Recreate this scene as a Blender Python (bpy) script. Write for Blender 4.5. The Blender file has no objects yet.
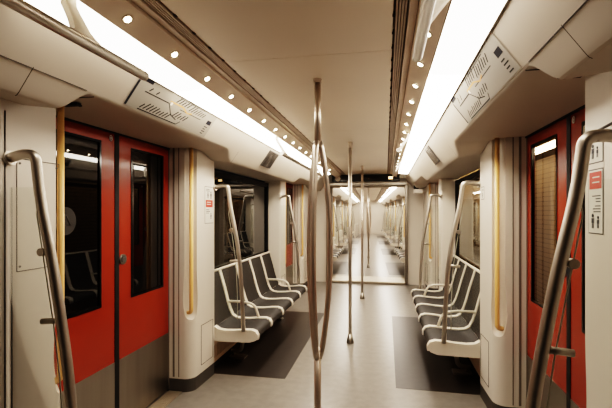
import bpy, bmesh, math, random
from mathutils import Vector, Matrix
random.seed(4)
COL = bpy.context.scene.collection
PI = math.pi

# ------------------------------------------------------------------ materials
def new_mat(name):
    m = bpy.data.materials.new(name); m.use_nodes = True
    return m, m.node_tree, m.node_tree.nodes['Principled BSDF']

def mat(name, col, rough=0.45, metal=0.0, var=0.06, scale=6.0, bump=0.0, coat=0.0, spec=0.5, stretch=None):
    m, nt, b = new_mat(name)
    tc = nt.nodes.new('ShaderNodeTexCoord')
    src = tc.outputs['Object']
    if stretch:
        mp = nt.nodes.new('ShaderNodeMapping'); mp.inputs['Scale'].default_value = stretch
        nt.links.new(src, mp.inputs['Vector']); src = mp.outputs['Vector']
    n = nt.nodes.new('ShaderNodeTexNoise'); n.inputs['Scale'].default_value = scale
    n.inputs['Detail'].default_value = 4
    nt.links.new(src, n.inputs['Vector'])
    r = nt.nodes.new('ShaderNodeValToRGB')
    lo = [max(0, c*(1-var)) for c in col]; hi = [min(1, c*(1+var)) for c in col]
    r.color_ramp.elements[0].position = .3; r.color_ramp.elements[1].position = .7
    r.color_ramp.elements[0].color = (*lo, 1); r.color_ramp.elements[1].color = (*hi, 1)
    nt.links.new(n.outputs['Fac'], r.inputs['Fac'])
    nt.links.new(r.outputs['Color'], b.inputs['Base Color'])
    b.inputs['Roughness'].default_value = rough; b.inputs['Metallic'].default_value = metal
    b.inputs['Coat Weight'].default_value = coat; b.inputs['Coat Roughness'].default_value = .08
    b.inputs['Specular IOR Level'].default_value = spec
    if bump:
        bp = nt.nodes.new('ShaderNodeBump'); bp.inputs['Strength'].default_value = bump; bp.inputs['Distance'].default_value = .002
        nt.links.new(n.outputs['Fac'], bp.inputs['Height']); nt.links.new(bp.outputs['Normal'], b.inputs['Normal'])
    return m

def emit(name, col, strength):
    m, nt, b = new_mat(name)
    b.inputs['Base Color'].default_value = (*col, 1)
    b.inputs['Emission Color'].default_value = (*col, 1)
    b.inputs['Emission Strength'].default_value = strength
    return m

def glass(name, tint, ior, gcol=(1, 1, 1), rough=0.02):
    m = bpy.data.materials.new(name); m.use_nodes = True
    nt = m.node_tree; nt.nodes.clear()
    out = nt.nodes.new('ShaderNodeOutputMaterial'); mix = nt.nodes.new('ShaderNodeMixShader')
    t = nt.nodes.new('ShaderNodeBsdfTransparent'); g = nt.nodes.new('ShaderNodeBsdfGlossy')
    f = nt.nodes.new('ShaderNodeFresnel'); f.inputs['IOR'].default_value = ior
    t.inputs['Color'].default_value = (*tint, 1); g.inputs['Color'].default_value = (*gcol, 1)
    g.inputs['Roughness'].default_value = rough
    nt.links.new(f.outputs['Fac'], mix.inputs['Fac']); nt.links.new(t.outputs[0], mix.inputs[1])
    nt.links.new(g.outputs[0], mix.inputs[2]); nt.links.new(mix.outputs[0], out.inputs['Surface'])
    return m

M = {}
M['panel']   = mat('cream_panel', (.475, .42, .355), .5, var=.03, scale=2)
M['pillar']  = mat('pillar_cream', (.70, .645, .57), .42, var=.03, scale=2.5)
M['ceil']    = mat('ceiling_tan', (.80, .69, .56), .36, var=.03, scale=1.5)
M['louvre']  = mat('louvre_brown', (.55, .45, .36), .5, var=.08)
M['spotpan'] = mat('spot_panel_tan', (.72, .60, .49), .45, var=.03)
M['soffit']  = mat('soffit_tan', (.60, .48, .37), .45, var=.03)
M['groove']  = mat('louvre_groove', (.28, .22, .17), .6)
M['joint']   = mat('dark_joint', (.05, .036, .026), .7)
M['red']     = mat('red_door_paint', (.30, .036, .011), .26, var=.05, coat=.12, scale=3)
M['rubber']  = mat('black_rubber', (.008, .008, .008), .6)
M['border']  = mat('black_glass_border', (.006, .005, .005), .12)
M['steel']   = mat('brushed_steel', (.36, .33, .29), .34, 1.0, var=.10, scale=9, stretch=(1, 1, .08))
M['pole']    = mat('satin_pole_steel', (.60, .53, .46), .40, 1.0, var=.05, scale=4)
M['rail']    = mat('matt_rail_steel', (.50, .46, .41), .40, 1.0, var=.06, scale=5)
M['yellow']  = mat('yellow_grab_paint', (.78, .50, .21), .35, var=.04)
M['seat']    = mat('charcoal_seat', (.026, .022, .019), .62, var=.22, scale=60, bump=.25)
M['frame']   = mat('ivory_frame', (.72, .66, .57), .35, var=.03)
M['kick']    = mat('grey_kick_plate', (.085, .078, .070), .55)
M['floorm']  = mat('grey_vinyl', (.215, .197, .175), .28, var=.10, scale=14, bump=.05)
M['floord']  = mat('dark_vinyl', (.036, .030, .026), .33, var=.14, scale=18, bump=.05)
M['thresh']  = mat('ribbed_threshold', (.50, .44, .36), .40, .8)
M['white']   = mat('white_plastic', (.80, .76, .69), .35, var=.02)
def translucent(name, col, w):
    m, nt, b = new_mat(name)
    b.inputs['Base Color'].default_value = (*col, 1); b.inputs['Roughness'].default_value = .4
    tr = nt.nodes.new('ShaderNodeBsdfTranslucent'); tr.inputs['Color'].default_value = (*col, 1)
    mx = nt.nodes.new('ShaderNodeMixShader'); mx.inputs[0].default_value = w
    nt.links.new(b.outputs[0], mx.inputs[1]); nt.links.new(tr.outputs[0], mx.inputs[2])
    nt.links.new(mx.outputs[0], nt.nodes['Material Output'].inputs['Surface'])
    return m
M['arm'] = translucent('translucent_white_plastic', (.95, .90, .82), .75)
M['paper']   = mat('white_label', (.72, .69, .62), .5, var=.02)
M['ink']     = mat('dark_ink', (.05, .05, .055), .6)
M['inkg']    = mat('grey_ink', (.022, .019, .016), .8)
M['navy']    = mat('navy_ink', (.006, .006, .014), .8)
M['orange']  = mat('orange_ink', (.62, .33, .13), .6)
M['rednote'] = mat('red_label', (.58, .055, .030), .45)
M['map']     = mat('map_film', (.33, .305, .265), .5, var=.02)
M['screen']  = mat('dark_screen', (.06, .052, .045), .22, var=.75, scale=9)
M['display'] = mat('display_glass', (.018, .017, .016), .15)
M['bellows'] = mat('bellows_beige', (.55, .48, .39), .6, var=.08, scale=8)
M['jamb']    = mat('jamb_grey', (.22, .19, .16), .5)
M['slat']    = mat('heater_slat', (.80, .62, .45), .45, var=.03)
M['heater']  = mat('heater_dark', (.03, .026, .022), .7)
M['strip']   = emit('light_diffuser', (1.0, .895, .775), 17.0)
M['strip_dim'] = emit('light_diffuser_dim', (1.0, .895, .775), 6.5)
M['lens']    = emit('spot_lens', (1.0, .82, .58), 40.0)
M['amber']   = emit('amber_led', (1.0, .62, .28), 3.0)
M['tube']    = emit('station_tube', (1.0, .84, .62), 17.0)
M['glassL']  = glass('dark_tunnel_glass', (.34, .31, .28), 2.1)
M['glassD']  = glass('dark_door_glass', (.25, .22, .20), 1.6)
M['glassR']  = glass('platform_glass', (.66, .60, .53), 1.75)
M['screenglass'] = glass('draught_glass', (.90, .92, .89), 1.35)
M['edge']    = mat('glass_edge', (.52, .52, .44), .25, var=.02)
M['film']    = mat('frosted_film', (.10, .095, .085), .6)
M['filmd']   = mat('dark_film', (.030, .026, .022), .6)

def brick_mat():
    m, nt, b = new_mat('station_tiles')
    tc = nt.nodes.new('ShaderNodeTexCoord'); mp = nt.nodes.new('ShaderNodeMapping')
    mp.inputs['Rotation'].default_value = (PI/2, 0, PI/2)
    sx = nt.nodes.new('ShaderNodeSeparateXYZ'); cx = nt.nodes.new('ShaderNodeCombineXYZ')
    nt.links.new(tc.outputs['Object'], sx.inputs[0])
    nt.links.new(sx.outputs['Y'], cx.inputs['X']); nt.links.new(sx.outputs['Z'], cx.inputs['Y'])
    br = nt.nodes.new('ShaderNodeTexBrick'); br.inputs['Scale'].default_value = 1.0
    br.inputs['Brick Width'].default_value = .20; br.inputs['Row Height'].default_value = .07
    br.inputs['Mortar Size'].default_value = .006; br.offset = 0
    br.inputs['Color1'].default_value = (.42, .29, .15, 1); br.inputs['Color2'].default_value = (.36, .25, .13, 1)
    br.inputs['Mortar'].default_value = (.16, .10, .05, 1)
    nt.links.new(cx.outputs[0], br.inputs['Vector']); nt.links.new(br.outputs['Color'], b.inputs['Base Color'])
    b.inputs['Roughness'].default_value = .5
    return m
M['tiles'] = brick_mat()

# ------------------------------------------------------------------ mesh helpers
class MB:
    def __init__(s): s.v = []; s.f = []; s.smooth = []
    def add(s, vs, fs, smooth=False):
        o = len(s.v); s.v += [tuple(p) for p in vs]
        s.f += [tuple(i+o for i in f) for f in fs]; s.smooth += [smooth]*len(fs)
        return s
    def box(s, x0, x1, y0, y1, z0, z1):
        vs = [(x, y, z) for x in (x0, x1) for y in (y0, y1) for z in (z0, z1)]
        return s.add(vs, [(0,1,3,2), (4,6,7,5), (0,4,5,1), (2,3,7,6), (0,2,6,4), (1,5,7,3)])
    def quad(s, a, b, c, d): return s.add([a, b, c, d], [(0,1,2,3)])
    def prism(s, poly, axis, a, b, smooth=False):
        n = len(poly)
        def P(p, t):
            return {'z': (p[0], p[1], t), 'y': (p[0], t, p[1]), 'x': (t, p[0], p[1])}[axis]
        vs = [P(p, a) for p in poly] + [P(p, b) for p in poly]
        s.add(vs, [(i, (i+1) % n, n+(i+1) % n, n+i) for i in range(n)], smooth)
        o = len(s.v)-2*n
        s.f += [tuple(o+i for i in range(n))[::-1], tuple(o+n+i for i in range(n))]; s.smooth += [False, False]
        return s
    def tube(s, path, r, seg=12, caps=True):
        path = [Vector(p) for p in path]; n = len(path)
        rs = r if isinstance(r, (list, tuple)) else [r]*n
        T = []
        for i in range(n):
            a = path[max(0, i-1)]; b = path[min(n-1, i+1)]
            T.append((b-a).normalized())
        up = Vector((0, 0, 1)) if abs(T[0].z) < .9 else Vector((1, 0, 0))
        N = (up - T[0]*up.dot(T[0])).normalized(); vs = []
        for i in range(n):
            N = (N - T[i]*N.dot(T[i])).normalized(); B = T[i].cross(N)
            for k in range(seg):
                a = 2*PI*k/seg; vs.append(path[i] + (N*math.cos(a)+B*math.sin(a))*rs[i])
        fs = [(i*seg+k, i*seg+(k+1) % seg, (i+1)*seg+(k+1) % seg, (i+1)*seg+k) for i in range(n-1) for k in range(seg)]
        o = len(s.v); s.add(vs, fs, True)
        if caps:
            s.f += [tuple(o+k for k in range(seg))[::-1], tuple(o+(n-1)*seg+k for k in range(seg))]; s.smooth += [False, False]
        return s
    def ribbon(s, rows, smooth=True):
        """rows: list of equal-length point lists -> open grid"""
        n = len(rows); m = len(rows[0]); vs = [p for r in rows for p in r]
        return s.add(vs, [(i*m+j, i*m+j+1, (i+1)*m+j+1, (i+1)*m+j) for i in range(n-1) for j in range(m-1)], smooth)
    def disc(s, c, r, axis, seg=20, t=0.003):
        c = Vector(c); d = {'x': Vector((1,0,0)), 'y': Vector((0,1,0)), 'z': Vector((0,0,1))}[axis] if isinstance(axis, str) else Vector(axis).normalized()
        return s.tube([c-d*t/2, c+d*t/2], r, seg)
    def build(s, name, m, parent=None, loc=None, bevel=0, solid=0, fix=True, label=None, subsurf=0):
        me = bpy.data.meshes.new(name); me.from_pydata(s.v, [], s.f); me.update()
        for p, sm in zip(me.polygons, s.smooth): p.use_smooth = sm
        if fix:
            bm = bmesh.new(); bm.from_mesh(me); bmesh.ops.recalc_face_normals(bm, faces=bm.faces); bm.to_mesh(me); bm.free()
        if loc:
            me.transform(Matrix.Translation(-Vector(loc)))
        me.materials.append(m)
        o = bpy.data.objects.new(name, me); COL.objects.link(o)
        if loc: o.location = loc
        if parent:
            o.parent = parent; bpy.context.view_layer.update() if False else None
            if not loc:
                me.transform(Matrix.Translation(-Vector(world_loc(parent))))
            else:
                o.location = Vector(loc)-Vector(world_loc(parent))
        if solid:
            md = o.modifiers.new('thick', 'SOLIDIFY'); md.thickness = solid; md.offset = 0
        if bevel:
            md = o.modifiers.new('bev', 'BEVEL'); md.width = bevel; md.segments = 2; md.limit_method = 'ANGLE'; md.angle_limit = .7
        if label: o['label'] = label
        return o

def world_loc(o):
    l = Vector(o.location)
    while o.parent: o = o.parent; l += Vector(o.location)
    return l

def tag(o, label=None, cat=None, group=None, kind=None):
    if label: o['label'] = label
    if cat: o['category'] = cat
    if group: o['group'] = group
    if kind: o['kind'] = kind
    return o

def empty(name, loc, label=None, cat=None, group=None, kind=None):
    o = bpy.data.objects.new(name, None); COL.objects.link(o); o.location = loc; o.empty_display_size = .1
    return tag(o, label, cat, group, kind)

def copy_tree(o, dy=0, parent=None, label=None, name=None, dx=0):
    c = o.copy(); COL.objects.link(c)
    if name: c.name = name
    if parent: c.parent = parent
    else: c.location = Vector(o.location)+Vector((dx, dy, 0))
    if label: c['label'] = label
    for ch in list(o.children): copy_tree(ch, parent=c)
    return c

def fillet(pts, r, n=6):
    pts = [Vector(p) for p in pts]; out = [pts[0]]
    for i in range(1, len(pts)-1):
        a, b, c = pts[i-1], pts[i], pts[i+1]
        d = min(r, (a-b).length*.49, (c-b).length*.49)
        p = b+(a-b).normalized()*d; q = b+(c-b).normalized()*d
        for k in range(n+1):
            t = k/n; out.append(p*(1-t)**2 + b*2*t*(1-t) + q*t*t)
    out.append(pts[-1]); return out

ORD = ['nearest', 'second', 'third', 'fourth', 'fifth', 'sixth', 'seventh', 'eighth', 'ninth', 'tenth', 'eleventh', 'twelfth',
       'thirteenth', 'fourteenth', 'fifteenth', 'sixteenth', 'seventeenth', 'eighteenth', 'nineteenth', 'twentieth', 'twenty-first', 'twenty-second']
SIDE = {-1: 'left', 1: 'right'}
H = 2.22
Y0, Y1 = -1.2, 8.4          # this carriage
Z0, Z1 = 9.3, 27.74          # the next carriage beyond the gangway
WX = 1.36

# ------------------------------------------------------------------ floor and ceiling
fl = MB().box(-WX, WX, Y0, Y1+.02, -.04, 0).build('floor', M['floorm'])
tag(fl, 'grey vinyl aisle floor of the metro carriage', 'floor', kind='structure')
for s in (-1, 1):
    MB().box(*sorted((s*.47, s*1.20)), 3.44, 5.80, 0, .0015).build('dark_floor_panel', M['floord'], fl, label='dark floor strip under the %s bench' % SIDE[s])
fl2 = MB().box(-WX, WX, Z0, Z1, -.04, 0).build('floor', M['floorm'])
tag(fl2, 'grey vinyl floor of the next carriage beyond the gangway', 'floor', kind='structure')
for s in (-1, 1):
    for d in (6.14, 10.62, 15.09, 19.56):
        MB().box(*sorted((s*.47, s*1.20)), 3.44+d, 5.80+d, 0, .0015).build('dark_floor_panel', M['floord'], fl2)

def build_ceiling(a, b, joints, label):
    ys = [a]+joints+[b]
    mb = MB()
    for i in range(len(ys)-1):
        mb.box(-.418, .418, ys[i]+.002, ys[i+1]-.002, H, H+.012)
    c = mb.build('ceiling', M['ceil'])
    tag(c, label, 'ceiling', kind='structure')
    MB().box(-.55, .55, a, b, H+.03, H+.05).build('joint_backing', M['groove'], c)
    for s in (-1, 1):
        lv = MB()
        for k in range(4):
            x = .428+k*.011
            lv.box(*sorted((s*x, s*(x+.006))), a, b, H-.006, H+.03)
        lv.box(*sorted((s*.474, s*.505)), a, b, H-.012, H+.03)
        lv.build('louvre', M['louvre'], c)
        sp = MB(); sp.prism([(s*.510, 2.196), (s*.598, 2.143), (s*.598, 2.17), (s*.51, 2.22)], 'y', a, b)
        sp.build('spotlight_panel', M['spotpan'], c)
        st = MB()
        y = a+.1
        while y < b:
            st.box(*sorted((s*.415, s*.424)), y, y+.02, H-.003, H+.01); y += .16
        st.build('clip_row', M['joint'], c)
    return c
build_ceiling(Y0, Y1, [.1, 1.98, 3.85, 5.72, 7.5], 'tan panelled ceiling along the middle of the carriage')
build_ceiling(Z0, Z1, [11.2, 13.0, 14.9, 16.8, 18.7, 20.6, 22.5, 24.4], 'tan panelled ceiling of the next carriage')

# ------------------------------------------------------------------ cove panels and door soffits
def cove_profile(t):
    """t=0 door soffit, t=1 bay; points (x,z)"""
    bay = [(.885, 1.98), (.937, 1.909), (.942, 1.902), (.950, 1.893), (.958, 1.889), (.975, 1.890), (1.12, 1.910), (1.33, 1.900)]
    dor = [(.885, 1.98), (.886, 1.979), (.890, 1.975), (.898, 1.972), (.91, 1.970), (.95, 1.970), (1.12, 1.970), (1.37, 1.970)]
    return [(a[0]*t+b[0]*(1-t), a[1]*t+b[1]*(1-t)) for a, b in zip(bay, dor)]
def smooth(t): t = max(0, min(1, t)); return t*t*(3-2*t)
def blend1(y):
    if y < 2.4: return 1-smooth((y-1.47)/.11)
    if y < 4.5: return smooth((y-3.14)/.26)
    if y < 6.8: return 1-smooth((y-5.84)/.26)
    return smooth((y-7.6)/.26)
def blend2(y):
    if y > 16.9: y -= 4.47
    if y > 17.2: y -= 4.47
    if y < 12.6: return 1-smooth((y-11.98)/.26)
    if y < 15: return smooth((y-13.74)/.26)
    return 1-smooth((y-16.46)/.26)
def frange(a, b, d):
    n = max(1, int(round((b-a)/d))); return [a+(b-a)*i/n for i in range(n+1)]

def build_cove(s, a, b, blend, cross, n, where):
    ys = frange(a, b, .025)
    up = MB(); up.ribbon([[(s*.772, y, 2.134), (s*.885, y, 1.98)] for y in ys], False)
    o = up.build('trim_%d' % n, M['panel'], fix=False, solid=.010)
    tag(o, 'cream sloping cove panel under the %s light strip %s' % (SIDE[s], where), 'ceiling panel', kind='structure')
    lo = MB(); lo.ribbon([[(s*x, y, z) for x, z in cove_profile(blend(y))] for y in ys]); lo.smooth = [True]*len(lo.f)
    lc = lo.build('lower_cove', M['panel'], o, fix=False); md = lc.modifiers.new('thick', 'SOLIDIFY'); md.thickness = .010; md.offset = 0; md = lc.modifiers.new('es', 'EDGE_SPLIT'); md.split_angle = .2
    jt = MB()
    for y in cross:
        P = [(.774, 2.1325), (.885, 1.9805)]
        if blend(y) > .5: P += cove_profile(blend(y))[1:5]
        for (x0, z0), (x1, z1) in zip(P[:-1], P[1:]):
            jt.quad((s*x0, y-.002, z0-.0090), (s*x0, y+.002, z0-.0090), (s*x1, y+.002, z1-.0090), (s*x1, y-.002, z1-.0090))
    if a < 0:
        jt.tube([(s*.880, a, 1.976), (s*.880, 1.55, 1.976)], .0020, 6)
        jt.tube([(s*.885, 1.60, 1.962), (s*1.13, 1.60, 1.963)], .002, 6)
    jt.build('panel_joint', M['joint'], o, fix=False)
    return o
tn = 1
for s in (-1, 1):
    build_cove(s, Y0, Y1, blend1, [-.2, 1.276, 3.40, 5.80], tn, 'in this carriage'); tn += 1
    build_cove(s, Z0, Z1, blend2, [12.0, 14.0], tn, 'in the next carriage'); tn += 1

# ------------------------------------------------------------------ strip lights
def strip(s, a, b, label):
    t = empty('strip_light', (s*.69, a, 2.13), label, 'light')
    for ya, yb, mm in (((a, 2.1, M['strip_dim']), (2.1, b, M['strip'])) if a < 2 else ((a, b, M['strip']),)):
      mb = MB(); rows = []
      for y in (ya, yb):
        rows.append([(s*x, y, z) for x, z in ((.606, 2.152), (.607, 2.138), (.612, 2.130), (.622, 2.127), (.66, 2.125), (.71, 2.122), (.765, 2.119))])
      if s > 0: rows = rows[::-1]
      mb.ribbon(rows)
      mb.build('diffuser', mm, t, fix=False)
    hb = MB()
    hb.box(*sorted((s*.602, s*.605)), a, b, 2.148, 2.17)
    MB().box(*sorted((s*.766, s*.7715)), a, b, 2.118, 2.17).build('outer_lip', M['panel'], t)
    hb.box(*sorted((s*.602, s*.772)), a, b, 2.166, 2.175)
    hb.build('housing', M['joint'], t)
    return t
for s in (-1, 1):
    strip(s, 1.08, 7.35, 'long bright white strip light along the %s side of this carriage ceiling' % SIDE[s])
    strip(s, 9.7, 27.3, 'white strip light along the %s ceiling side of the next carriage' % SIDE[s])

# ------------------------------------------------------------------ recessed spots
nrm = {s: Vector((-s*.054, 0, -.090)).normalized() for s in (-1, 1)}
for s in (-1, 1):
    proto = None
    for i in range(18):
        y = 1.018+.345*i
        c = Vector((s*.5555, y, 2.169))
        lab = '%s small round ceiling spotlight in the row beside the %s strip light' % (ORD[i], SIDE[s])
        if proto is None:
            t = empty('ceiling_spotlight', c, lab, 'spotlight', 'spotlights in the %s row' % SIDE[s])
            MB().disc(c+nrm[s]*.001, .020, nrm[s], 18, .004).build('bezel', M['thresh'], t)
            MB().disc(c+nrm[s]*.003, .0125, nrm[s], 18, .005).build('lens', M['lens'], t)
            proto = t
        else:
            copy_tree(proto, .345*i, label=lab)

# ------------------------------------------------------------------ pillars
def pillar_plan(s, yj, d, depth):
    """yj jamb plane, d=+1 pillar lies beyond yj. counter-clockwise irrelevant"""
    P = [(WX, 0), (1.215, 0)]
    for k in range(1, 8):
        a = PI/2*k/8; P.append((1.215-.085*math.sin(a), .085-.085*math.cos(a)))
    P += [(1.128, .12), (1.118, depth-.04)]
    for k in range(1, 5):
        a = PI/2*k/4; P.append((1.118+.03-.03*math.cos(a), depth-.03+.03*math.sin(a)))
    P += [(WX, depth)]
    return [(s*x, yj+d*y) for x, y in P]

def boolean_cut(o, cutter):
    md = o.modifiers.new('cut', 'BOOLEAN'); md.object = cutter; md.operation = 'DIFFERENCE'; md.solver = 'EXACT'
    bpy.context.view_layer.update()
    dg = bpy.context.evaluated_depsgraph_get()
    me = bpy.data.meshes.new_from_object(o.evaluated_get(dg))
    old = o.data; o.modifiers.remove(md); o.data = me; bpy.data.meshes.remove(old)
    cm = cutter.data; bpy.data.objects.remove(cutter); bpy.data.meshes.remove(cm)

def capsule(x, y, r, z0, z1):
    pts = []; rs = []
    for k in range(0, 7):
        a = PI/2*k/6; pts.append((x, y, z0+r-r*math.cos(a))); rs.append(max(.002, r*math.sin(a)))
    for dz, f in ((.05, 1.16), (.10, 1.22), (.17, 1.18), (.26, 1.06), (.34, 1.0)):
        pts.append((x, y, z0+r+dz)); rs.append(r*f)
    pts.append((x, y, z1)); rs.append(r)
    return MB().tube(pts, rs, 20)

def pillar(s, yj, d, depth, label, bar=True):
    t = empty('door_pillar', (s*1.24, yj+d*depth/2, 0), label, 'pillar')
    mb = MB().prism(pillar_plan(s, yj, d, depth), 'z', .105, 1.985)
    body = mb.build('pillar_shell', M['pillar'], t)
    # scooped recess behind the yellow grab bar
    cut = capsule(0, 0, .062, 0, 1.6)
    c = cut.build('cutter', M['pillar'])
    c.location = Vector((s*1.140, yj+d*.018, .575)) - world_loc(t)
    c.parent = t
    bpy.context.view_layer.update()
    boolean_cut(body, c)
    for p in body.data.polygons: p.use_smooth = True
    md = body.modifiers.new('es', 'EDGE_SPLIT'); md.split_angle = .6
    plan = pillar_plan(s, yj, d, depth)
    cx = sum(p[0] for p in plan)/len(plan); cy = yj+d*depth/2
    kp = [((x-cx)*.985+cx, (y-cy)*.985+cy) for x, y in plan]
    MB().prism(kp, 'z', 0, .105).build('kick_plate', M['kick'], t)
    by = yj+d*.024; bx = s*1.152
    if bar: MB().tube(fillet([(bx+s*.05, by+d*.03, .63), (bx, by, .64), (bx, by, 1.972)], .03), .016, 12).build('grab_bar', M['yellow'], t, label='yellow vertical grab bar')
    jm = MB()
    jm.box(*sorted((s*1.285, s*1.300)), *sorted((yj, yj-d*.004)), .12, 1.965)
    jm.box(*sorted((s*1.332, s*1.345)), *sorted((yj, yj-d*.006)), .02, 1.965)
    jm.box(*sorted((s*1.245, s*1.252)), *sorted((yj, yj-d*.003)), .12, 1.965)
    jm.build('jamb_seal', M['jamb'], t)
    if depth > .40:
        hp = MB(); a, b = yj+d*(depth-.055), yj+d*.15
        X = s*1.1165
        for (ya, za, yb, zb) in ((a, .17, b, .17), (a, .50, b, .50), (a, .17, a, .50), (b, .17, b, .50)):
            fa = lambda y: s*(1.128-.010*(abs(y-yj)-.12)/(depth-.16)) - s*.001
            hp.tube([(fa(ya), ya, za), (fa(yb), yb, zb)], .0016, 6)
        hp.build('hatch_outline', M['inkg'], t)
    return t

PL = {}
PL[-1] = pillar(-1, 3.03, 1, .42, 'cream pillar between the left red door and the left bench'); PL[1] = pillar(1, 3.03, 1, .42, 'cream pillar between the right red door and the right bench')
NY = {-1: 1.73, 1: 1.80}
NP = {s: pillar(s, NY[s], -1, .60 if s < 0 else .67, 'cream pillar at the %s edge of the photo, on the near side of the %s red door' % (SIDE[s], SIDE[s]), s < 0) for s in (-1, 1)}
P2 = {s: pillar(s, 6.20, -1, .42, 'cream pillar at the far end of the %s bench' % SIDE[s]) for s in (-1, 1)}
P3 = {s: pillar(s, 7.50, 1, .50, 'cream pillar past the farther %s door, next to the gangway' % SIDE[s]) for s in (-1, 1)}
for s in (-1, 1):
    for k, d in enumerate((6.14, 10.62, 15.09, 19.56)):
        copy_tree(P2[s], d, label='%s cream pillar before a door on the %s side of the next carriage' % (ORD[k], SIDE[s]))
        copy_tree(P3[s], d, label='%s cream pillar past a door on the %s side of the next carriage' % (ORD[k], SIDE[s]))
    # access hatch on the near pillar
    hp = MB(); fx = lambda y: s*(1.128-.010*((1.73-y)-.12)/.44) - s*.001
    for (ya, za, yb, zb) in ((1.44, 1.20, 1.67, 1.20), (1.44, 1.675, 1.67, 1.675), (1.44, 1.20, 1.44, 1.675), (1.67, 1.2, 1.67, 1.675)):
        if s < 0: hp.tube([(fx(ya), ya, za), (fx(yb), yb, zb)], .0016, 6)
    hp.tube([(fx(1.385), 1.385, .12), (fx(1.385), 1.385, 1.86)], .003, 6)
    for (ya, za) in ((1.455, 1.655), (1.655, 1.655), (1.455, 1.22)):
        if s < 0: hp.disc((fx(ya), ya, za), .005, 'x', 10, .003)
    if s > 0:
        hp.tube([(fx(1.50), 1.50, 1.745), (fx(1.68), 1.68, 1.735)], .005, 8)
    hp.build('hatch_outline', M['kick'], NP[s])

# ------------------------------------------------------------------ doors
def door(s, yc, n, label, g):
    t = empty('door_%d' % n, (s*1.345, yc, 0), label, 'door', kind='structure')
    def X(a, b): return sorted((s*a, s*b))
    for d in (-1, 1):
        ya, yb = yc+d*.022, yc+d*.65
        yw0, yw1 = yc+d*.150, yc+d*.565     # window opening
        lm = MB()
        lm.box(*X(1.338, 1.36), *sorted((ya, yw0)), .02, 1.955)
        lm.box(*X(1.338, 1.36), *sorted((yw1, yb)), .02, 1.955)
        lm.box(*X(1.338, 1.36), *sorted((yw0, yw1)), .02, .86)
        lm.box(*X(1.338, 1.36), *sorted((yw0, yw1)), 1.892, 1.955)
        leaf = lm.build('door_leaf', M['red'], t)
        br = MB()
        a, b = sorted((yw0, yw1)); w = .016
        br.box(*X(1.334, 1.350), a, a+w, .86, 1.892); br.box(*X(1.334, 1.350), b-w, b, .86, 1.892)
        br.box(*X(1.334, 1.350), a+w, b-w, .86, .86+w); br.box(*X(1.334, 1.350), a+w, b-w, 1.892-w, 1.892)
        br.build('window_border', M['border'], leaf)
        q = [(s*1.342, a, .86), (s*1.342, b, .86), (s*1.342, b, 1.892), (s*1.342, a, 1.892)]
        if s > 0: q = q[::-1]
        MB().quad(*q).build('window_pane', g, leaf, fix=False)
        MB().box(*X(1.3355, 1.339), *sorted((ya, yb)), .02, .475).build('kick_plate', M['steel'], leaf, label='brushed steel lower panel of the door leaf')
        if d > 0:
            pb = MB().disc((s*1.334, yc+.058, 1.135), .034, 'x', 24, .012).build('push_button', M['steel'], leaf, label='round steel door button')
            MB().disc((s*1.326, yc+.058, 1.135), .022, 'x', 20, .006).build('button_cap', M['kick'], pb)
        else:
            lk = MB()
            ring = [(s*1.335, yc-.060+.017*math.cos(2*PI*k/16)*.7, 1.923+.017*math.sin(2*PI*k/16)) for k in range(17)]
            lk.tube(ring, .003, 6, False); lk.disc((s*1.335, yc-.060, 1.923), .006, 'x', 10, .004)
            lk.build('lock_emblem', M['paper'], leaf)
        if d < 0 and s < 0:
            fm = MB()
            c = (yc-.43, 1.40)
            MB().disc((s*1.3412, c[0], c[1]), .078, 'x', 28, .0012).build('sticker_disc', M['filmd'], leaf)
            tri = [(s*1.3405, c[0]+.036*math.cos(PI/2+2*PI*k/3), c[1]-.004+.040*math.sin(PI/2+2*PI*k/3)) for k in (0,1,2,0)]
            fm.tube(tri, .004, 6, False)
            fm.build('warning_sticker', M['film'], leaf, label='faint round triangle sticker on the door glass')
    MB().box(*X(1.334, 1.358), yc-.021, yc+.021, .01, 1.96).build('rubber_seal', M['rubber'], t)
    MB().box(*X(1.325, 1.36), yc-.65, yc+.65, 1.955, 1.968).build('header_seal', M['rubber'], t)
    th = MB().box(*X(1.22, 1.333), yc-.65, yc+.65, 0, .006)
    for k in range(5): th.box(*X(1.235+.02*k, 1.243+.02*k), yc-.64, yc+.64, .006, .010)
    th.build('threshold', M['thresh'], t, label='ribbed metal door sill')
    return t
D1 = door(-1, 2.38, 1, 'red double sliding door at the left with two dark windows', M['glassD'])
D2 = door(1, 2.38, 2, 'red double sliding door at the right behind the large curved handrail', M['glassR'])
D3 = door(-1, 6.85, 3, 'farther red door on the left beyond the bench', M['glassL'])
D4 = door(1, 6.85, 4, 'farther red door on the right beyond the bench', M['glassR'])
n = 5
for o, w in ((D3, 'left'), (D4, 'right')):
    for d, lab in ((6.14, 'nearest'), (10.62, 'second'), (15.09, 'third'), (19.56, 'farthest')):
        copy_tree(o, d, label='%s red door on the %s side of the next carriage' % (lab, w), name='door_%d' % n); n += 1

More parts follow.
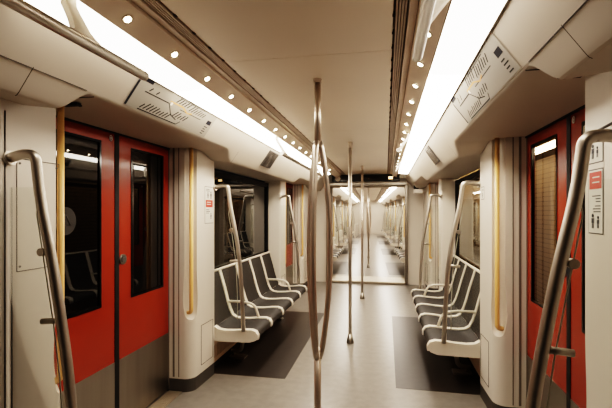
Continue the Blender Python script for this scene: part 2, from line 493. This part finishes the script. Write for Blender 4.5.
# ------------------------------------------------------------------ side walls and windows
for s in (-1, 1):
    mb = MB()
    X = lambda a, b: sorted((s*a, s*b))
    for a, b in ((Y0, 1.14), (3.44, 5.79), (9.3, 11.94), (14.06, 16.42), (18.53, 20.89), (23.0, 25.36)):
        mb.box(*X(1.30, 1.36), a, b, 0, .74)
    mb.box(*X(1.12, 1.36), 8.0, 8.4, 0, 1.99)
    mb.box(*X(1.12, 1.36), 27.54, 27.74, 0, 1.99)
    mb.box(*X(1.34, 1.36), Y0, 1.14, .74, 2.0)
    wl = mb.build('wall_%s' % SIDE[s], M['pillar'])
    tag(wl, 'cream %s side wall below the windows of the carriage' % SIDE[s], 'wall', kind='structure')
g = {-1: M['glassL'], 1: M['glassR']}
n = 1; W = {}
for s in (-1, 1):
    X = lambda a, b: sorted((s*a, s*b))
    fm = MB()
    fm.box(*X(1.305, 1.345), 3.44, 3.475, .74, 1.87); fm.box(*X(1.305, 1.345), 5.735, 5.79, .74, 1.87)
    fm.box(*X(1.305, 1.345), 3.475, 5.735, .74, .80); fm.box(*X(1.305, 1.345), 3.475, 5.735, 1.815, 1.87)
    w = fm.build('window_%d' % n, M['rubber'], loc=(s*1.325, 3.44, .74)); n += 1
    tag(w, 'wide dark carriage window above the %s bench' % SIDE[s], 'window', kind='structure')
    q = [(s*1.33, 3.47, .79), (s*1.33, 5.74, .79), (s*1.33, 5.74, 1.82), (s*1.33, 3.47, 1.82)]
    if s > 0: q = q[::-1]
    MB().quad(*q).build('window_pane', g[s], w, fix=False)
    W[s] = w
for s in (-1, 1):
    for d, lab in ((6.14, 'nearest'), (10.62, 'second'), (15.09, 'third'), (19.56, 'farthest')):
        copy_tree(W[s], d, label='%s window on the %s side of the next carriage' % (lab, SIDE[s]), name='window_%d' % n); n += 1

# end walls / bulkheads
def bulkhead(y0, y1, name, label):
    mb = MB()
    for s in (-1, 1):
        mb.box(*sorted((s*.80, s*1.36)), y0, y1, 0, 2.0)
    mb.box(-1.36, 1.36, y0, y1, 2.0, 2.30)
    o = mb.build(name, M['pillar']); return tag(o, label, 'wall', kind='structure')
bulkhead(8.40, 8.46, 'wall_front', 'cream end wall around the gangway opening')
bulkhead(9.24, 9.30, 'wall_gangway', 'cream end wall of the next carriage around the gangway opening')
tag(MB().box(-1.36, 1.36, -1.26, -1.2, 0, 2.3).build('wall_back', M['display']), 'unseen end wall behind the camera, darkened to cut bounce light', 'wall', kind='structure')  # unseen end wall, given a dark colour to reduce bounce near the camera
fe = MB().box(-1.36, 1.36, 27.74, 27.80, 0, 2.3).build('wall_end', M['pillar'])
tag(fe, 'far cream end wall of the next carriage', 'wall', kind='structure')

# gangway
gw = MB()
for s in (-1, 1):
    rows = []
    for y in frange(8.475, 9.165, .03):
        k = int(round((y-8.475)/.03)); off = .012 if k % 2 else -.012
        rows.append([(s*(.86+off), y, 0), (s*(.86+off), y, 1.95), (s*(.80+off), y, 2.04+off), (0, y, 2.06+off)])
    gw.ribbon(rows, False)
g_ = gw.build('gangway_bellows', M['bellows'], fix=False, solid=.01)
tag(g_, 'beige pleated gangway tunnel joining the two carriages', 'gangway')
tag(MB().box(-.80, .80, 8.42, 9.28, -.04, .004).build('floor', M['thresh']), 'metal floor plate in the gangway', 'floor', kind='structure')
# portal frame with dark destination display
pf = empty('gangway_portal', (0, 8.36, 0), 'steel gangway frame with cross beam under a dark display', 'frame')
for s in (-1, 1):
    MB().box(*sorted((s*.76, s*.82)), 8.33, 8.395, 0, 2.06).build('post', M['steel'], pf, bevel=.01)
MB().box(-.82, .82, 8.32, 8.395, 1.985, 2.055).build('cross_beam', M['steel'], pf, bevel=.012)
MB().box(-.82, .82, 8.33, 8.395, .0, .05).build('sill_beam', M['thresh'], pf, bevel=.01)
dp = empty('overhead_display', (0, 8.36, 2.06), 'dark horizontal display above the gangway opening', 'display')
MB().box(-.70, .66, 8.33, 8.395, 2.07, 2.205).build('display_case', M['display'], dp, bevel=.008)
am = MB().box(.44, .52, 8.327, 8.331, 2.11, 2.16).build('amber_lamp', M['amber'], dp)
mr = MB().disc((-.58, 8.31, 2.13), .055, 'y', 20, .03).build('round_speaker', M['thresh'], dp)
sc_ = empty('security_camera', (1.0, 7.85, 1.98), 'small white camera box with dark lens by the gangway at the upper right', 'camera')
MB().box(.90, 1.06, 7.78, 7.98, 1.80, 1.875).build('camera_box', M['white'], sc_, bevel=.012)
MB().box(1.055, 1.13, 7.84, 7.92, 1.82, 1.86).build('wall_bracket', M['white'], sc_)
MB().box(.90, .99, 7.80, 7.96, 1.875, 1.975).build('camera_dome', M['rubber'], sc_, bevel=.02)

# ------------------------------------------------------------------ benches
PROF = [(1.285, .858), (1.262, .78), (1.232, .68), (1.200, .56), (1.172, .47), (1.140, .405), (1.095, .378), (1.03, .370),
        (.94, .374), (.85, .384), (.785, .386), (.752, .376), (.737, .352), (.736, .318)]
def offset_profile(P, d):
    out = []
    for i, p in enumerate(P):
        a = Vector(P[max(0, i-1)]); b = Vector(P[min(len(P)-1, i+1)]); t = (b-a).normalized()
        out.append((p[0]+t.y*d, p[1]-t.x*d))
    return out
SW = .46; BY = 3.455
def bench(s, label):
    t = empty('bench', (s*1.2, BY, 0), label, 'bench', 'five-seat benches under the windows')
    def slab(P, d0, d1, ya, yb, dish=0):
        A = offset_profile(P, d0); B = offset_profile(P, d1); mb = MB()
        rows = []
        N = 7 if dish else 2
        for j in range(N):
            u = j/(N-1); y = ya+(yb-ya)*u; dd = dish*math.sin(PI*u)
            ring = [(s*x, y, z) for x, z in (offset_profile(P, d0-dd) if dish else A)] + [(s*x, y, z) for x, z in B[::-1]]
            rows.append(ring+[ring[0]])
        mb.ribbon(rows)
        m = len(PROF if False else A)
        for j in (0, N-1):
            r = rows[j][:-1]; k = len(r)//2
            for i in range(k-1):
                mb.add([r[i], r[i+1], r[-2-i], r[-1-i]], [(0,1,2,3)])
        return mb
    # which sign of offset faces the sitter: toward -x (aisle) and up
    for i in range(5):
        a, b = BY+i*SW+.022, BY+(i+1)*SW-.022
        md = slab(PROF[5:], .008, -.02, a, b, .012).build('seat', M['seat'], t)
        md.modifiers.new('es', 'EDGE_SPLIT').split_angle = .8
        md = slab(PROF[0:6], .008, -.02, a, b, .012).build('backrest', M['seat'], t)
        md.modifiers.new('es', 'EDGE_SPLIT').split_angle = .8
    for i in range(6):
        y = BY+i*SW
        if i in (0, 5):
            ya, yb = (y-.0, y+.055) if i == 0 else (y-.055, y)
            PP = PROF[5:]
            m = slab(PP, .016, -.012, ya, yb)
            low = [(1.16, .40)]+[p for p in offset_profile(PP, -.005)]+[(.745, .308), (.80, .290), (1.00, .285), (1.16, .285)]
            m.prism([(s*p[0], p[1]) for p in low], 'y', ya, yb)
            m.build('end_frame', M['frame'], t)
        else:
            m = slab(PROF, .017, -.022, y-.028, y+.028)
            m.build('frame_rib', M['frame'], t)
    un = [(1.15, .365), (1.03, .345), (.85, .352), (.785, .352), (.775, .325), (.81, .302), (1.0, .292), (1.2, .292), (1.2, .365)]
    MB().prism([(s*x, z) for x, z in un], 'y', BY+.03, BY+5*SW-.03).build('seat_shell', M['frame'], t)
    MB().tube([(s*1.287, BY, .865), (s*1.287, BY+5*SW, .865)], .014, 10).build('top_rail', M['frame'], t)
    for i in (1, 4):
        y = BY+i*SW
        pts = [(s*1.185, y, .545), (s*1.00, y, .545), (s*.90, y, .52), (s*.855, y, .385)]
        MB().tube(fillet(pts, .08), .013, 10).build('armrest', M['frame'], t)
    for k in (.9, 4.1):
        y = BY+k*SW
        m = MB().tube(fillet([(s*1.13, y, .06), (s*1.03, y, .06), (s*.98, y, .29)], .05), .02, 8)
        m.box(*sorted((s*.98, s*1.14)), y-.05, y+.05, .002, .02)
        m.tube([(s*1.10, y, .01), (s*1.10, y, .06)], .02, 8)
        m.build('support_leg', M['steel'], t)
    return t
BN = {s: bench(s, 'five-seat charcoal bench with ivory frame along the %s window' % SIDE[s]) for s in (-1, 1)}
HT = {}
for s in (-1, 1):
    t = empty('heater_grille', (s*1.25, BY, 0), 'slotted heater grille low under the %s bench' % SIDE[s], 'grille')
    X = lambda a, b: sorted((s*a, s*b))
    MB().box(*X(1.177, 1.298), BY+.002, BY+5*SW-.002, .0, .27).build('grille_back', M['heater'], t)
    mb = MB(); y = BY+.02
    while y < BY+5*SW-.03:
        mb.box(*X(1.165, 1.178), y, y+.020, .10, .22); y += .034
    mb.box(*X(1.165, 1.178), BY+.002, BY+5*SW-.002, .22, .265); mb.box(*X(1.165, 1.178), BY+.002, BY+5*SW-.002, .06, .10)
    mb.build('grille_slats', M['slat'], t)
    HT[s] = t
for s in (-1, 1):
    for d, lab in ((6.14, 'nearest'), (10.62, 'second'), (15.09, 'third'), (19.56, 'farthest')):
        copy_tree(BN[s], d, label='%s charcoal bench on the %s side of the next carriage' % (lab, SIDE[s]))

# ------------------------------------------------------------------ curved draught-screen handrails
def handrail(s, y, label, near=False, wall=1.122):
    t = empty('curved_handrail', (s*wall, y, 1.675), label, 'handrail', 'curved handrails at the bench ends')
    low = [(.971, 1.51), (.913, 1.25), (.869, 1.0), (.838, .80), (.800, .395)] if near else [(.971, 1.51), (.915, 1.25), (.878, 1.0), (.860, .70), (.846, .395)]
    pts = [(wall, 1.668), (1.05, 1.686), (.992, 1.680)] + low
    path = fillet([(s*x, y, z) for x, z in pts], .11, 8)
    MB().tube(path, .020 if near else .018, 16).build('rail_tube', M['rail'], t)
    MB().tube([(s*(wall+.002), y, 1.6668), (s*(wall-.012), y, 1.670)], .028, 18).build('wall_flange', M['rail'], t)
    e = [(.968, 1.50), (.988, 1.45), (low[1][0]+.038, 1.25), (low[2][0]+.038, 1.0), (low[3][0]+.042, low[3][1]), (low[4][0]+.055, .50)]
    gp = [(1.118, 1.55), (.975, 1.55)] + e + [(1.118, .50)]
    gl = MB().add([(s*x, y, z) for x, z in gp], [tuple(range(len(gp)))]).build('glass_screen', M['screenglass'], t, fix=False)
    MB().tube(fillet([(s*x, y, z) for x, z in e], .04), .0028, 6).build('glass_edge', M['edge'], gl)
    xr = low[2][0]
    MB().tube([(s*xr, y, 1.02), (s*(xr+.092), y, 1.012)], .012, 12).build('screen_clamp', M['rail'], gl)
    MB().tube([(s*(low[1][0]+.045), y-.014, 1.29), (s*(low[1][0]+.045), y+.014, 1.29)], .016, 14).build('screen_clamp', M['rail'], gl)
    return t
HR = {}
for s in (-1, 1):
    o = handrail(s, 1.40, 'large curved handrail with glass screen at the %s photo edge' % SIDE[s], near=True)
    HR[s] = handrail(s, 3.432, 'curved handrail at the near end of the %s bench' % SIDE[s])
    copy_tree(HR[s], 2.346, label='curved handrail at the far end of the %s bench' % SIDE[s])
    for k, d in enumerate((6.14, 8.486, 10.62, 12.966, 15.09, 17.436, 19.56, 21.906)):
        copy_tree(HR[s], d, label='%s curved handrail on the %s side of the next carriage' % (ORD[k], SIDE[s]))

# ------------------------------------------------------------------ overhead rails with white arms
def overhead(s, a, b, arms, label):
    t = empty('overhead_rail', (s*.49, a, 1.955), label, 'handrail')
    MB().tube([(s*.49, a, 1.955), (s*.49, b, 1.955)], .017, 14).build('rail_tube', M['rail'], t)
    for y in arms:
        mb = MB(); rows = []
        prof = [(.492, 1.966, .062), (.500, 1.978, .044), (.515, 1.998, .034), (.535, 2.03, .028), (.555, 2.06, .025), (.575, 2.09, .024), (.584, 2.115, .026), (.586, 2.132, .03)]
        for x, z, w in prof:
            y2 = y+(.25 if s < 0 else .8)*(z-1.966); rows.append([(s*(x-.008), y2-w, z+.006), (s*(x-.008), y2+w, z+.006), (s*(x+.008), y2+w, z-.006), (s*(x+.008), y2-w, z-.006), (s*(x-.008), y2-w, z+.006)])
        mb.ribbon(rows)
        mb.add(rows[0][:4], [(0,1,2,3)]); mb.add(rows[-1][:4], [(0,1,2,3)])
        mb.build('arm', M['arm'], t)
    return t
for s in (-1, 1):
    overhead(s, .25, 1.375, (1.07 if s < 0 else 1.14,), 'nearest overhead grab rail on a white arm beside the %s strip light' % SIDE[s])
    overhead(s, 3.40, 5.75, (3.55, 5.6), 'overhead grab rail above the %s bench on white arms' % SIDE[s])
    for d, lab in ((6.14, 'nearest'), (10.62, 'second'), (15.09, 'third'), (19.56, 'farthest')):
        overhead(s, 3.4+d, 5.75+d, (3.55+d, 5.6+d), '%s overhead grab rail on the %s side of the next carriage' % (lab, SIDE[s]))

# ------------------------------------------------------------------ poles
def split_pole(x, y, label):
    t = empty('split_pole', (x, y, 0), label, 'pole')
    MB().tube([(x, y, 1.83), (x, y, H)], .0195, 18).build('upper_tube', M['pole'], t)
    MB().tube([(x, y, 0), (x, y, .66)], .0195, 18).build('lower_tube', M['pole'], t)
    for k in range(3):
        a = math.radians(20+120*k); pts = []
        for i in range(33):
            u = i/32; z = .60+(1.86-.60)*u
            r = .012+.062*math.sin(PI*u)**.75 if 0 < u < 1 else .012
            pts.append((x+r*math.cos(a), y+r*math.sin(a), z))
        MB().tube(pts, .0155, 12).build('bowed_bar', M['pole'], t)
    MB().tube([(x, y, H-.02), (x, y, H)], [.023, .026], 18).build('ceiling_collar', M['louvre'], t)
    MB().tube([(x, y, 0), (x, y, .012), (x, y, .09)], [.042, .042, .022], 18).build('floor_boot', M['steel'], t)
    return t
def pole(x, y, label):
    t = empty('straight_pole', (x, y, 0), label, 'pole')
    MB().tube([(x, y, 0), (x, y, H)], .0185, 18).build('pole_tube', M['pole'], t)
    MB().tube([(x, y, H-.06), (x, y, H-.02), (x, y, H)], [.019, .024, .026], 18).build('ceiling_collar', M['louvre'], t)
    MB().tube([(x, y, 0), (x, y, .012), (x, y, .10)], [.040, .040, .021], 18).build('floor_boot', M['steel'], t)
    return t
split_pole(0, 2.34, 'nearest steel pole that splits into three bowed bars')
p2 = pole(0, 4.53, 'straight steel pole in the aisle behind the split pole')
copy_tree(p2, 2.35, label='farther straight steel pole just before the gangway')
p3 = split_pole(0, 12.99, 'split steel pole in the next carriage, nearer one')
copy_tree(p3, 4.48, label='farthest split steel pole in the next carriage')
copy_tree(p2, 6.2, label='straight steel pole nearest the gangway in the next carriage')
copy_tree(p2, 10.7, label='straight steel pole deep in the next carriage')

# ------------------------------------------------------------------ route maps on the cove
A = Vector((.772, 2.134)); B = Vector((.885, 1.98)); DN = Vector((-(B-A).y, (B-A).x)).normalized()
if DN.x > 0: DN = -DN
def cp(s, y, t, off=.0):
    p = A+(B-A)*t + DN*(.0065+off)
    return (s*p.x, y, p.y)
def route_map(s, ya, yb, label):
    t = empty('route_map', cp(s, (ya+yb)/2, .5), label, 'map')
    def stroke(mb, pts, w, off):
        for (y0, t0), (y1, t1) in zip(pts[:-1], pts[1:]):
            L = (B-A).length; dy, dt = y1-y0, (t1-t0)*L; l = math.hypot(dy, dt) or 1
            ny, ntt = -dt/l*w/2, dy/l*w/2/L
            mb.quad(cp(s, y0+ny, t0+ntt, off), cp(s, y1+ny, t1+ntt, off), cp(s, y1-ny, t1-ntt, off), cp(s, y0-ny, t0-ntt, off))
    MB().quad(cp(s, ya, .03, .0005), cp(s, yb, .03, .0005), cp(s, yb, .97, .0005), cp(s, ya, .97, .0005)).build('map_film', M['map'], t, fix=False)
    W_ = yb-ya; Y = lambda u: (ya+W_*u) if s < 0 else (yb-W_*u); sg = 1 if s < 0 else -1
    def navy(pts, w):
        nb = MB(); stroke(nb, pts, w, .001); nb.build('navy_bar', M['navy'], t, fix=False)
    navy([(Y(.02), .10), (Y(.13), .10)], .028)
    navy([(Y(.012), .20), (Y(.012), .95)], .016)
    navy([(Y(.90), .42), (Y(.97), .42)], .03)
    ln = MB()
    stroke(ln, [(Y(.10), .42), (Y(.36), .42), (Y(.44), .72), (Y(.52), .80)], .006, .001)
    stroke(ln, [(Y(.12), .93), (Y(.55), .93), (Y(.58), .80)], .006, .001)
    stroke(ln, [(Y(.44), .12), (Y(.80), .12)], .003, .001)
    stroke(ln, [(Y(.50), .45), (Y(.80), .45)], .004, .001)
    ln.build('route_line', M['inkg'], t, fix=False)
    og = MB()
    stroke(og, [(Y(.36), .34), (Y(.52), .34), (Y(.60), .46), (Y(.66), .40)], .008, .0012)
    og.build('orange_line', M['orange'], t, fix=False)
    dm = MB(); stroke(dm, [(Y(.375), .40), (Y(.395), .40)], .018, .0016)
    dm.build('interchange_dot', M['white'], t, fix=False)
    def row(u0, u1, tb, n, ln_):
        tx = MB()
        for k in range(n):
            u = u0+(u1-u0)*k/(n-1); l = ln_*random.uniform(.55, 1)
            stroke(tx, [(Y(u), tb), (Y(u)+sg*l*.7, tb-l*.7/.191)], .0085, .001)
        tx.build('station_names', M['inkg'], t, fix=False)
    row(.13, .20, .36, 2, .045); row(.42, .56, .30, 5, .07); row(.60, .80, .36, 7, .07)
    row(.13, .40, .88, 9, .06); row(.46, .60, .74, 5, .06)
    tx = MB()
    for k in range(4): stroke(tx, [(Y(.90), .60+.09*k), (Y(.90+random.uniform(.03, .07)), .60+.09*k)], .006, .001)
    tx.build('legend', M['inkg'], t, fix=False)
    return t
route_map(-1, 1.79, 2.70, 'grey metro route map strip above the left red door')
route_map(1, 1.62, 2.60, 'grey metro route map strip above the right red door')

# advert screens on the cove above the benches
for s in (-1, 1):
    t = empty('cove_screen', cp(s, 4.27, .6), 'small dark rectangular advert screen on the cove above the %s bench' % SIDE[s], 'screen')
    C = [cp(s, 4.10, .22, .006), cp(s, 4.44, .22, .006), cp(s, 4.44, 1.22, .010), cp(s, 4.10, 1.22, .010)]
    ctr = sum((Vector(c) for c in C), Vector())/4
    mb = MB(); back = [tuple(Vector(c)-Vector((s*DN.x, 0, DN.y))*.008) for c in C]
    mb.add(C+back, [(0,1,2,3), (7,6,5,4), (0,4,5,1), (1,5,6,2), (2,6,7,3), (3,7,4,0)])
    mb.build('screen_frame', M['kick'], t)
    inn = [tuple(Vector(c)*.9+ctr*.1+Vector((s*DN.x, 0, DN.y))*.0015) for c in C]
    MB().quad(*inn).build('screen_face', M['screen'], t, fix=False)

# soffit sensors by the near pillars
for s in (-1, 1):
    t = MB(); y = 1.64
    t.box(*sorted((s*1.02, s*1.10)), 1.655, 1.685, 1.948, 1.962)
    t.disc((s*1.06, 1.72, 1.962), .012, 'z', 12, .006)
    o = t.build('door_sensor', M['rubber'], loc=(s*1.06, 1.67, 1.96), bevel=.003)
    tag(o, 'small black door sensor under the %s soffit beside the near pillar' % SIDE[s], 'sensor')

# ------------------------------------------------------------------ notices on pillars
def px(s, dist, depth): return s*(1.128-.010*(dist-.12)/(depth-.16))
def notice(s, yj, d, depth, y0, y1, z0, z1, red, label, icons, full_red=False, name='notice_sticker'):
    f = lambda y, o: (px(s, abs(y-yj), depth)-s*o)
    t = empty(name, (f((y0+y1)/2, .001), (y0+y1)/2, (z0+z1)/2), label, 'sticker')
    def rect(mb, ya, yb, za, zb, o): mb.quad((f(ya, o), ya, za), (f(yb, o), yb, za), (f(yb, o), yb, zb), (f(ya, o), ya, zb))
    w, h = y1-y0, z1-z0
    fr = MB(); rect(fr, y0-.004, y1+.004, z0-.004, z1+.004, .0012); fr.build('sticker_edge', M['kick'], t, fix=False)
    mb = MB(); rect(mb, y0, y1, z0, z1, .002); mb.build('sticker_face', M['paper'], t, fix=False)
    if red:
        rb = MB(); rect(rb, y0+w*red[2], y1-w*red[2], z0+h*red[0], z0+h*red[1], .0026); rb.build('red_field', M['rednote'], t, fix=False)
        lt = MB()
        for k in range(2):
            zz = z0+h*(red[0]+(red[1]-red[0])*(.35+.3*k)); rect(lt, y0+w*.2, y1-w*.3, zz, zz+h*.02, .003)
        lt.build('red_field_text', M['paper'], t, fix=False)
    tx = MB()
    for (za, n) in icons.get('text', []):
        for k in range(n):
            zz = z0+h*(za-.045*k); rect(tx, y0+w*.12, y0+w*random.uniform(.45, .75), zz, zz+h*.016, .0026)
    for (uc, zc, sc) in icons.get('people', []):
        yc, zz = y0+w*uc, z0+h*zc; a = w*.10*sc
        tx.disc((f(yc, .003), yc, zz+a*1.9), a*.55, 'x', 10, .0012)
        rect(tx, yc-a*.8, yc+a*.8, zz-a*.2, zz+a*1.2, .003); rect(tx, yc-a*.6, yc-a*.1, zz-a*1.8, zz-a*.2, .003); rect(tx, yc+a*.1, yc+a*.6, zz-a*1.8, zz-a*.2, .003)
    tx.build('print', M['ink'], t, fix=False)
    return t
notice(1, 1.80, -1, .67, 1.580, 1.682, 1.375, 1.60, (.70, .97, .06), 'red and white notice with pictograms on the pillar at the right edge',
       {'text': [(.58, 3), (.42, 3)], 'people': [(.3, .16, 1.0), (.68, .17, 1.2)]})
notice(1, 1.80, -1, .67, 1.580, 1.682, 1.628, 1.70, None, 'small white seat pictogram sticker above the red notice at right',
       {'people': [(.35, .45, .9), (.68, .5, 1.2)]})
notice(-1, 3.03, 1, .42, 3.245, 3.40, 1.355, 1.665, (.44, .64, .08), 'tall white notice with red square on the pillar beside the left bench',
       {'text': [(.93, 2), (.36, 3)], 'people': [(.34, .76, .8), (.70, .76, 1.0), (.70, .18, .8)]})
notice(1, 3.03, 1, .42, 3.30, 3.38, 1.55, 1.64, None, 'small pale sticker on the pillar beside the right bench',
       {'text': [(.8, 3)], 'people': [(.5, .25, 1.2)]})

# ------------------------------------------------------------------ outside the right-hand windows: lit station wall
ow = MB().box(2.75, 2.85, -2, 20, -1.0, 3.0).build('wall_station', M['tiles'])
tag(ow, 'yellowish tiled station wall seen through the right-hand windows', 'wall', kind='structure')
MB().tube([(2.45, -1, 2.30), (2.45, 19, 2.30)], .045, 10).build('lamp_tube', M['tube'], ow, label='long glowing tube lamp along the tiled wall')
MB().box(2.49, 2.75, -1, 19, 2.27, 2.33).build('lamp_bracket', M['kick'], ow)

# ------------------------------------------------------------------ the train stands in a slight bend: the next carriage turns left
bpy.context.view_layer.update()
def tree(o):
    yield o
    for c in o.children: yield from tree(c)
piv = Vector((0, 9.25, 0)); RT = Matrix.Rotation(math.radians(2.3), 4, 'Z')
for o in [o for o in COL.objects if o.parent is None]:
    mn = min((q.matrix_world @ Vector(c)).y for q in tree(o) if q.type == 'MESH' for c in q.bound_box)
    if mn > 9.2:
        o.location = piv + RT @ (Vector(o.location)-piv); o.rotation_euler.z += math.radians(2.3)

# ------------------------------------------------------------------ world, camera, colour
w = bpy.data.worlds.new('World'); bpy.context.scene.world = w; w.use_nodes = True
w.node_tree.nodes['Background'].inputs['Color'].default_value = (.010, .009, .008, 1)
w.node_tree.nodes['Background'].inputs['Strength'].default_value = 1
cam = bpy.data.cameras.new('camera'); co = bpy.data.objects.new('camera', cam); COL.objects.link(co)
cam.lens = 24; cam.sensor_width = 36; cam.clip_start = .02; cam.shift_y = 8/612
co.location = (.39, 0, 1.45); co.rotation_euler = (PI/2, 0, math.radians(11.09))
sc = bpy.context.scene; sc.camera = co
sc.view_settings.view_transform = 'Filmic'; sc.view_settings.look = 'Very High Contrast'
sc.view_settings.exposure = 0.25
sc.cycles.max_bounces = 8; sc.cycles.transparent_max_bounces = 12
sc.cycles.use_denoising = True
sc.cycles.sample_clamp_indirect = 6
